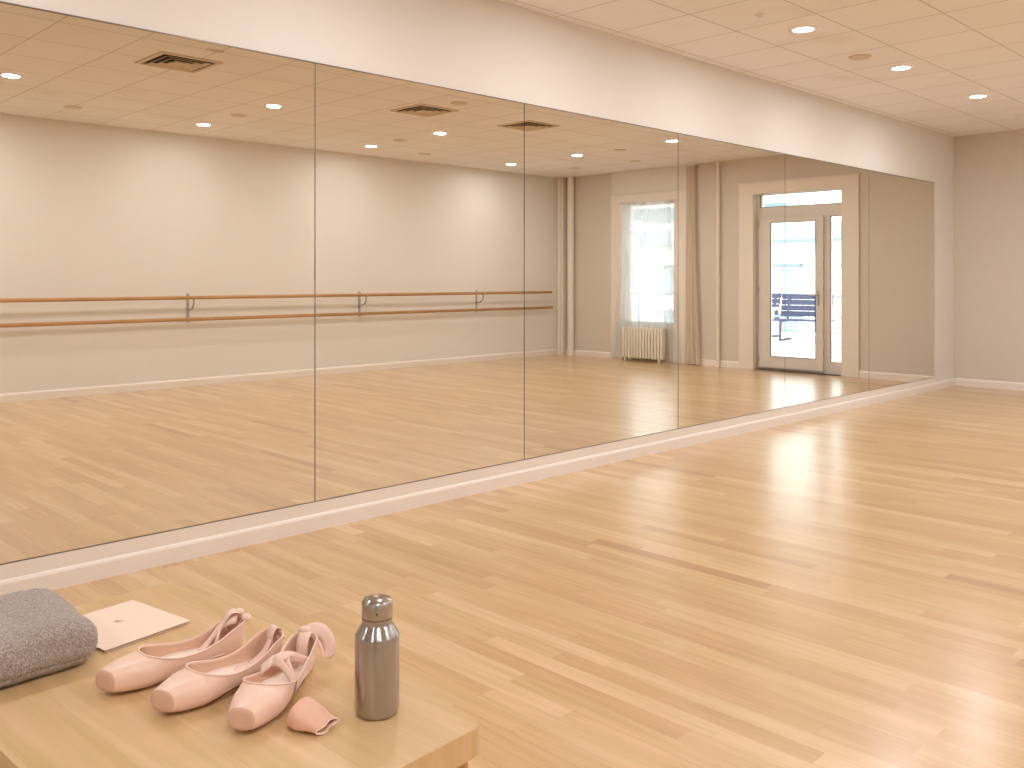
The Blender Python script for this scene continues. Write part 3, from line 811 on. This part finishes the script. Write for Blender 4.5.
def pointe_shoe(label, loc, rotz, L=0.245, pinch=1.0, bend=0.0, cut=0.0):
    t = thing('pointe_shoe', label, 'ballet shoe', loc, rotz, 'pink satin pointe shoes')
    ss = [0, 0.012, 0.03, 0.06, 0.1, 0.15, 0.19, 0.22, S_OPEN, 0.243, 0.25, 0.26, 0.275, 0.295, 0.32, 0.35, 0.38, 0.41, 0.44, 0.47, 0.5, 0.54, 0.58, 0.63, 0.68, 0.73, 0.78, 0.83, 0.88, 0.92, 0.945, 0.965, 0.98, 0.99, 0.997, 1.0]
    Mm = 36
    bm = bmesh.new(); rows = []
    for s in ss:
        f0 = shoe_section(s, pinch)[3]
        rows.append([bm.verts.new(shoe_pt(s, f0 + (2 * PI - 2 * f0) * k / Mm, L, pinch, 0, bend)) for k in range(Mm + 1)])
    for a, b in zip(rows[:-1], rows[1:]):
        for k in range(Mm): bm.faces.new((a[k], a[k + 1], b[k + 1], b[k]))
    # rounded lip turning in to the platform
    prev = rows[0]
    for sc, dx in ((0.965, -0.0015),):
        zc = 0.0262
        ring = [bm.verts.new((dx, v.co.y * sc, zc + (v.co.z - zc) * sc)) for v in rows[0]]
        for k in range(Mm): bm.faces.new((ring[k], ring[k + 1], prev[k + 1], prev[k]))
        prev = ring
    bmesh.ops.remove_doubles(bm, verts=bm.verts[:], dist=0.00012)
    # the platform is cut slightly askew
    for v in bm.verts:
        k = max(0.0, 1 - max(v.co.x, 0) / (0.28 * L)); v.co.x += -v.co.y * cut * k * k
    # wrinkles on the soft back half
    for v in bm.verts:
        s = v.co.x / L
        k = max(0, min(1, (s - 0.45) / 0.2))
        v.co.y += k * 0.0012 * noise.noise(v.co * 70 + Vector(loc) * 9) ; v.co.z += k * 0.0008 * noise.noise(v.co * 60 + Vector((5, 1, 2)))
    up = link('upper', bm, [M['satin'], M['lining']], t, True)
    so = up.modifiers.new('thickness', 'SOLIDIFY'); so.thickness = 0.0022; so.offset = -1; so.material_offset = 1; so.material_offset_rim = 0
    sb = up.modifiers.new('smooth', 'SUBSURF'); sb.levels = 1; sb.render_levels = 1
    # flat toe platform
    bm = bmesh.new(); rr = []
    for sc, dx in ((0.975, -0.0010), (0.93, -0.0024), (0.6, -0.0034), (0.25, -0.0038)):
        zc = 0.0262
        rr.append([bm.verts.new((dx, v.y * sc, zc + (v.z - zc) * sc)) for v in [shoe_pt(0, 2 * PI * k / Mm, L, pinch) for k in range(Mm)]])
    for a, b in zip(rr[:-1], rr[1:]):
        for k in range(Mm): bm.faces.new((a[k], a[(k + 1) % Mm], b[(k + 1) % Mm], b[k]))
    bm.faces.new(rr[-1])
    for v in bm.verts: v.co.x += -v.co.y * cut
    link('toe_platform', bm, M['suede'], t, True)['label'] = 'flat matte toe platform'
    # drawstring binding round the opening
    rs = [s for s in ss if s >= S_OPEN]
    left = [shoe_pt(s, shoe_section(s, pinch)[3], L, pinch, 0, bend) for s in rs]
    right = [shoe_pt(s, 2 * PI - shoe_section(s, pinch)[3], L, pinch, 0, bend) for s in rs]
    loop = right[::-1] + left[1:-1]
    path = []
    for p_ in loop:
        if not path or (p_ - path[-1]).length > 0.0016: path.append(p_ + Vector((0, 0, 0.0004)))
    bm = bmesh.new(); tube(bm, path, 0.0017, 8, closed=True)
    link('drawstring_binding', bm, M['ribbon'], t, True)
    # insole and outsole
    def strip(name, s0, s1, k, dz, th, mat, dome):
        bm = bmesh.new(); top, bot = [], []
        n = 26
        for i in range(n + 1):
            e = i / n; s = s0 + (s1 - s0) * e
            w, zt, zb, f0, hz, p = shoe_section(s, pinch)
            hw = k * w * min(1, 2.4 * math.sqrt(max(e * (1 - e), 0.004)))
            yb = bend * math.sin(s * PI)
            top.append([bm.verts.new((s * L, yb + hw * q, zb + dz + dome * (1 - q * q) * 0)) for q in (-1, -0.5, 0, 0.5, 1)])
            bot.append([bm.verts.new((s * L, yb + hw * q, zb + dz - th)) for q in (-1, -0.5, 0, 0.5, 1)])
        for i in range(n):
            for j in range(4):
                bm.faces.new((top[i][j], top[i + 1][j], top[i + 1][j + 1], top[i][j + 1])); bm.faces.new((bot[i][j], bot[i][j + 1], bot[i + 1][j + 1], bot[i + 1][j]))
            bm.faces.new((top[i][0], bot[i][0], bot[i + 1][0], top[i + 1][0])); bm.faces.new((top[i][4], top[i + 1][4], bot[i + 1][4], bot[i][4]))
        bm.faces.new(top[0][::-1] + bot[0]); bm.faces.new(top[-1] + bot[-1][::-1])
        link(name, bm, mat, t, False)
    strip('insole', 0.18, 0.95, 0.90, 0.0190, 0.0040, M['insole'], 0)
    strip('outsole', 0.14, 0.95, 0.60, 0.0004, 0.0012, M['sole'], 0)
    return t
def ribbon(t, pts, wid, wdir, mat=None, n=8, th=0.0007, name='ribbon'):
    """flat strip along a spline; wdir: one vector or one per control point"""
    P = spline(pts, n)
    if not isinstance(wdir, list): wdir = [wdir] * len(pts)
    Wd = spline(wdir, n)
    bm = bmesh.new(); rows = []
    for i, p in enumerate(P):
        w = Wd[i].normalized() * (wid / 2)
        rows.append([bm.verts.new(p - w), bm.verts.new(p - w * 0.33), bm.verts.new(p + w * 0.33), bm.verts.new(p + w)])
    for a, b in zip(rows[:-1], rows[1:]):
        for k in range(3): bm.faces.new((a[k], a[k + 1], b[k + 1], b[k]))
    o = link(name, bm, mat or M['ribbon'], t, True)
    so = o.modifiers.new('thickness', 'SOLIDIFY'); so.thickness = th; so.offset = 0
    return o

L1 = 0.261
s1 = pointe_shoe('pink satin pointe shoe next to the folded card, farthest of the three', (0.601, 1.602, TZ + 0.001), math.radians(2), L1, 0.95, 0, 0.28)
h = Vector((L1 - 0.004, 0, 0.062))
def knot(t, c, r, l, d):
    c = Vector(c); d = Vector(d).normalized()
    bm = bmesh.new(); n = 9
    tube(bm, [c + d * l * (k / (n - 1) - 0.5) for k in range(n)], [r * max(0.12, math.sin(PI * (0.04 + 0.92 * k / (n - 1)))) ** 0.6 for k in range(n)], 14)
    for v in bm.verts: v.co += Vector((1, 1, 1)) * 0.0008 * noise.noise(v.co * 140)
    link('ribbon_knot', bm, M['ribbon'], t, True)
loop = [h + Vector((-0.026, 0.010, -0.014)), h + Vector((-0.031, 0.007, 0.004)), h + Vector((-0.020, 0.003, 0.019)), h + Vector((-0.003, 0.0, 0.015)), h + Vector((0.001, -0.002, 0.0)), h + Vector((-0.006, -0.006, -0.014))]
ribbon(s1, loop, 0.021, Vector((0.25, 1, 0.1)))
ribbon(s1, [h + Vector((-0.085, 0.010, -0.046)), h + Vector((-0.066, 0.006, -0.030)), h + Vector((-0.046, 0.008, -0.012)), h + Vector((-0.028, 0.004, 0.002)), h + Vector((-0.010, -0.004, 0.006))], 0.020, [Vector((0.5, 0.4, 1))] * 5)
ribbon(s1, [h + Vector((-0.060, -0.014, -0.030)), h + Vector((-0.050, -0.006, -0.012)), h + Vector((-0.040, 0.004, -0.004)), h + Vector((-0.034, 0.016, -0.012))], 0.013, Vector((1, 0.2, 0.8)))
ribbon(s1, [h + Vector((-0.008, -0.020, 0.006)), h + Vector((0.006, -0.016, 0.008)), h + Vector((0.010, -0.014, -0.006)), h + Vector((0.014, -0.016, -0.024))], 0.004, Vector((0.4, 1, 0.0)))
knot(s1, h + Vector((0.004, -0.014, 0.006)), 0.0075, 0.020, (0.7, -0.7, -0.1))
knot(s1, h + Vector((-0.004, 0.000, 0.016)), 0.006, 0.022, (0.8, -0.5, -0.1))

L2 = 0.240
s2 = pointe_shoe('pink satin pointe shoe lying in the middle of the three', (0.639, 1.461, TZ + 0.001), math.radians(10), L2, 1.0, 0, 0.25)
h = Vector((L2 - 0.004, 0, 0.064))
ribbon(s2, [h + Vector((-0.012, 0.000, -0.030)), h + Vector((-0.015, 0.0, -0.004)), h + Vector((-0.007, 0.0, 0.011)), h + Vector((0.005, 0.0, 0.006)), h + Vector((0.008, -0.001, -0.012)), h + Vector((0.004, -0.002, -0.030))], 0.024, Vector((0.25, 1, 0)))
ribbon(s2, [h + Vector((-0.052, 0.012, -0.0440)), h + Vector((-0.040, 0.004, -0.036)), h + Vector((-0.028, 0.000, -0.026)), h + Vector((-0.014, 0.000, -0.008))], 0.014, Vector((0.2, 1, 0.1)))
ribbon(s2, [h + Vector((-0.090, 0.018, -0.0470)), h + Vector((-0.084, 0.006, -0.040)), h + Vector((-0.078, -0.006, -0.042)), h + Vector((-0.070, -0.014, -0.0470))], 0.024, Vector((1, 0.3, 0.25)))
knot(s2, h + Vector((0.006, -0.006, -0.010)), 0.006, 0.020, (0.2, -1, 0.1))

L3 = 0.248
s3 = pointe_shoe('pink satin pointe shoe with crossed ribbons, nearest the steel bottle', (0.701, 1.313, TZ + 0.001), math.radians(34), L3, 0.93, 0, 0.0)
h = Vector((L3 - 0.004, 0, 0.064))
# crossed straps over the opening
ribbon(s3, [(0.150, 0.030, 0.042), (0.146, 0.018, 0.055), (0.134, 0.0, 0.058), (0.120, -0.020, 0.052), (0.110, -0.038, 0.038)], 0.017, Vector((0.6, 0.2, 0.75)))
ribbon(s3, [(0.200, -0.006, 0.040), (0.180, 0.000, 0.052), (0.158, 0.010, 0.058), (0.142, 0.022, 0.054), (0.132, 0.034, 0.044)], 0.016, Vector((0.5, 0.3, 0.75)))
ribbon(s3, [(0.190, -0.024, 0.040), (0.168, -0.010, 0.054), (0.148, -0.006, 0.057), (0.128, -0.020, 0.050), (0.112, -0.037, 0.034)], 0.016, Vector((0.5, -0.4, 0.75)))
ribbon(s3, [h + Vector((-0.022, 0.0, -0.040)), h + Vector((-0.018, 0.0, -0.008)), h + Vector((-0.006, 0.0, 0.006)), h + Vector((0.006, 0.0, 0.002)), h + Vector((0.007, 0, -0.018))], 0.022, Vector((0.0, 1, 0)))
# broad loop falling outwards beside the heel
ribbon(s3, [h + Vector((-0.004, 0.004, 0.004)), h + Vector((0.004, -0.014, 0.010)), h + Vector((0.006, -0.030, 0.004)), h + Vector((0.002, -0.042, -0.012)), h + Vector((-0.004, -0.044, -0.028)), h + Vector((-0.008, -0.036, -0.034))], 0.026,
       [Vector((0.5, 0.2, 0.7)), Vector((0.5, -0.1, 0.8)), Vector((0.4, -0.5, 0.7)), Vector((0.2, -0.9, 0.3)), Vector((0.1, -1, 0.0)), Vector((0.1, -1, -0.2))])
ribbon(s3, [h + Vector((0.000, -0.010, 0.000)), h + Vector((-0.004, -0.022, -0.006)), h + Vector((-0.006, -0.031, -0.018)), h + Vector((-0.008, -0.036, -0.034))], 0.006, Vector((0.6, -0.4, 0.5)))
knot(s3, h + Vector((0.002, 0.004, 0.008)), 0.008, 0.024, (0.3, -1, 0.0))
# ribbon sewn along the outer side, its lilac sheen painted in
o = ribbon(s3, [(0.222, -0.0255, 0.052), (0.185, -0.0300, 0.043), (0.150, -0.0350, 0.040), (0.118, -0.0405, 0.036), (0.102, -0.0430, 0.018)], 0.024, [Vector((-0.3, -0.25, 1))] * 5, M['ribbon_sheen'])
o['label'] = 'satin ribbon along the outer side with painted lilac sheen'

# ------------------------------------------------------------------ toe pad
pad = thing('toe_pad', 'small dusky pink fabric toe pad in front of the crossed-ribbon shoe', 'toe pad', (0.773, 1.292, TZ), math.radians(-60))
bm = bmesh.new(); rows = []
n, mth = 22, 28
for i in range(n + 1):
    u = i / n
    w = 0.032 * (math.sin(min(1, u * 2.2 + 0.02) * PI / 2)) ** 0.55 * (1 - 0.30 * u * u)
    hh = 0.0235 * (math.sin(min(1, u * 2.4 + 0.02) * PI / 2)) ** 0.55 * (1 - 0.74 * u * u)
    row = []
    for k in range(mth):
        a = 2 * PI * k / mth
        z = hh * sgnp(math.sin(a), 0.75)
        y = w * sgnp(math.cos(a), 0.85)
        q = Vector((u * 0.068 + (0.003 * math.cos(a * 3) + 0.006 * math.cos(a)) * u ** 6, y, hh + z + 0.0008))
        q += Vector((0, 1, 1)) * 0.0010 * noise.noise(q * 90)
        q.z = max(q.z, 0.0004)
        row.append(bm.verts.new(q))
    rows.append(row)
for a, b in zip(rows[:-1], rows[1:]):
    for k in range(mth): bm.faces.new((a[k], a[(k + 1) % mth], b[(k + 1) % mth], b[k]))
c0 = bm.verts.new((-0.001, 0, 0.008))
for k in range(mth): bm.faces.new((c0, rows[0][(k + 1) % mth], rows[0][k]))
rim = [v.co.copy() for v in rows[-1]]
o = link('pouch', bm, M['pad'], pad, True)
so = o.modifiers.new('thickness', 'SOLIDIFY'); so.thickness = 0.0018; so.offset = -1
bm = bmesh.new(); tube(bm, rim, 0.0014, 8, closed=True); link('rim_binding', bm, M['ribbon'], pad, True)

# ------------------------------------------------------------------ outside, seen through the glass
M['paving'] = plain('terrace_paving', rgb(214, 218, 220), 0.8, noise_amt=0.08, noise_scale=1.5)
M['facade'] = plain('white_facade', rgb(232, 234, 236), 0.9, noise_amt=0.03, noise_scale=0.5)
M['roof'] = plain('slate_roof', rgb(128, 142, 156), 0.8, noise_amt=0.25, noise_scale=1.2)
M['paneblue'] = plain('street_windows', rgb(146, 172, 190), 0.25, noise_amt=0.1)
M['ledge'] = plain('grey_ledges', rgb(120, 134, 150), 0.7)
M['garden'] = plain('navy_slats', rgb(56, 62, 94), 0.6)
M['railing'] = plain('blue_grey_railing', rgb(120, 144, 166), 0.5)
M['tree'] = plain('hill_green', rgb(150, 168, 170), 0.9, noise_amt=0.3, noise_scale=0.3)
GZ = -0.05
struct(cuboid('terrace', (XB + WT, -22, -0.3), (20.2, 14, GZ), M['paving']), 'pale paved terrace outside the door')
struct(cuboid('street_ground', (20.2, -90, -3.6), (140, 60, -3.4), M['paving']), 'pale ground beyond the terrace')

def garden_chair(name, label, loc, rz, cat, w):
    t = thing(name, label, cat, loc, rz)
    for k in range(4):      # back slats, facing -x
        z0 = 0.52 + k * 0.125
        cuboid('back_slat', (0.16 + 0.03 * k, -w, z0), (0.19 + 0.03 * k, w, z0 + 0.115), M['garden'], t, 0.004, 1)
    for k in range(4):
        x = -0.32 + k * 0.125
        cuboid('seat_slat', (x, -w - 0.05, 0.43), (x + 0.115, w + 0.05, 0.465), M['garden'], t, 0.004, 1)
    for s in (-1, 1):
        y = s * (w - 0.16)
        bm = bmesh.new()
        tube(bm, spline([(0.36, y, 0.02), (-0.1, y, 0.02), (-0.30, y, 0.02), (-0.34, y, 0.06), (-0.30, y, 0.40), (-0.25, y, 0.43), (0.10, y, 0.43), (0.16, y, 0.47), (0.27, y, 1.0)], 5), 0.026, 10)
        link('sled_frame', bm, M['garden'], t, True)
        bm = bmesh.new()
        tube(bm, [(0.18, s * w, 0.68), (-0.30, s * w, 0.66), (-0.30, s * w, 0.44)], 0.018, 8)
        link('armrest', bm, M['facade'], t, True)
    return t
garden_chair('garden_bench', 'navy slatted garden bench on sled legs outside the glass door', (18.3, -1.40, GZ), math.radians(-10), 'bench', 0.56)
garden_chair('garden_chair', 'smaller navy slatted chair beside the bench on the terrace', (18.9, -2.75, GZ), math.radians(20), 'chair', 0.34)
rl = thing('terrace_railing', 'blue grey picket railing at the terrace edge', 'railing', (19.8, -4, GZ))
bm = bmesh.new(); box(bm, -0.02, -12, 0.92, 0.02, 12, 0.97); link('handrail', bm, M['railing'], rl)
bm = bmesh.new(); box(bm, -0.012, -12, 0.10, 0.012, 12, 0.13); link('bottom_rail', bm, M['railing'], rl)
bm = bmesh.new()
for k in range(161): box(bm, -0.008, -12 + k * 0.15 - 0.008, 0.13, 0.008, -12 + k * 0.15 + 0.008, 0.92)
link('pickets', bm, M['railing'], rl)
for k in range(9):
    cuboid('post', (-0.025, -12 + k * 3 - 0.025, 0), (0.025, -12 + k * 3 + 0.025, 0.95), M['railing'], rl)

bd = thing('street_building', 'white house with slate roof across the street, seen through the door', 'building', (45, -12, -3.4))
cuboid('wall', (0, -22, 0), (9, 14, 6.75), M['facade'], bd)
bm = bmesh.new()
a = [bm.verts.new(p) for p in ((-0.6, -22.6, 6.75), (9.6, -22.6, 6.75), (9.6, 14.6, 6.75), (-0.6, 14.6, 6.75))]
b = [bm.verts.new(p) for p in ((3.5, -20, 7.9), (5.5, -20, 7.9), (5.5, 12, 7.9), (3.5, 12, 7.9))]
for k in range(4): bm.faces.new((a[k], a[(k + 1) % 4], b[(k + 1) % 4], b[k]))
bm.faces.new(a[::-1]); bm.faces.new(b)
link('roof', bm, M['roof'], bd)
cuboid('gutter', (-0.75, -22.6, 6.6), (-0.5, 14.6, 6.78), M['ledge'], bd)
for k in range(9):
    y = -20 + k * 3.8
    for z in (0.9, 3.6):
        wf = cuboid('window', (-0.06, y, z), (0.02, y + 1.3, z + 1.7), M['facade'], bd)
        cuboid('pane', (-0.09, y + 0.1, z + 0.1), (-0.05, y + 1.2, z + 1.6), M['paneblue'], wf)
        cuboid('lintel', (-0.35, y - 0.2, z + 1.72), (0.0, y + 1.5, z + 1.9), M['ledge'], wf)
    if k % 2 == 0:
        bm = bmesh.new(); tube(bm, [(-0.12, y + 2.6, 0), (-0.12, y + 2.6, 6.6)], 0.08, 8); link('downpipe', bm, M['ledge'], bd)

# ------------------------------------------------------------------ daylight
w = bpy.data.worlds.new('sky'); SC.world = w; w.use_nodes = True
nt = w.node_tree; bg = nt.nodes['Background']
tc = N(nt, 'ShaderNodeTexCoord'); mp = N(nt, 'ShaderNodeMapping'); mp.inputs['Scale'].default_value = (3, 3, 14)
nz = N(nt, 'ShaderNodeTexNoise'); nz.inputs['Scale'].default_value = 1.6; nz.inputs['Detail'].default_value = 5
nt.links.new(tc.outputs['Generated'], mp.inputs[0]); nt.links.new(mp.outputs[0], nz.inputs['Vector'])
rp = N(nt, 'ShaderNodeValToRGB'); rp.color_ramp.elements[0].position = 0.36; rp.color_ramp.elements[1].position = 0.58
rp.color_ramp.elements[0].color = (0.12, 0.165, 0.195, 1); rp.color_ramp.elements[1].color = (1, 1, 1, 1)
nt.links.new(nz.outputs['Fac'], rp.inputs['Fac']); nt.links.new(rp.outputs['Color'], bg.inputs['Color'])
bg.inputs['Strength'].default_value = 7.0
sd = bpy.data.lights.new('sun', 'SUN'); sd.energy = 2.6; sd.angle = math.radians(4); sd.color = (1, 0.97, 0.92)
so = bpy.data.objects.new('sun', sd); COL.objects.link(so)
so.rotation_euler = Vector((0.75, -0.25, -0.62)).to_track_quat('-Z', 'Y').to_euler()

# ------------------------------------------------------------------ camera
cd = bpy.data.cameras.new('camera'); cam = bpy.data.objects.new('camera', cd); COL.objects.link(cam)
cd.sensor_width = 36; cd.lens = 906.5 / 1024 * 36
cd.shift_y = -(384 - 278.5) / 1024
cd.clip_start = 0.02; cd.clip_end = 500
cam.location = (0, 0, EYE); cam.rotation_euler = (PI / 2, 0, -math.radians(90 - 45.3))
SC.camera = cam

SC.view_settings.view_transform = 'Standard'; SC.view_settings.look = 'None'
SC.view_settings.exposure = 0.0; SC.view_settings.gamma = 1.0; SC.view_settings.use_curve_mapping = False
SC.cycles.use_denoising = True
SC.cycles.max_bounces = 10; SC.cycles.diffuse_bounces = 5; SC.cycles.glossy_bounces = 6; SC.cycles.transparent_max_bounces = 12
SC.cycles.sample_clamp_indirect = 6.0
SC.cycles.caustics_reflective = True
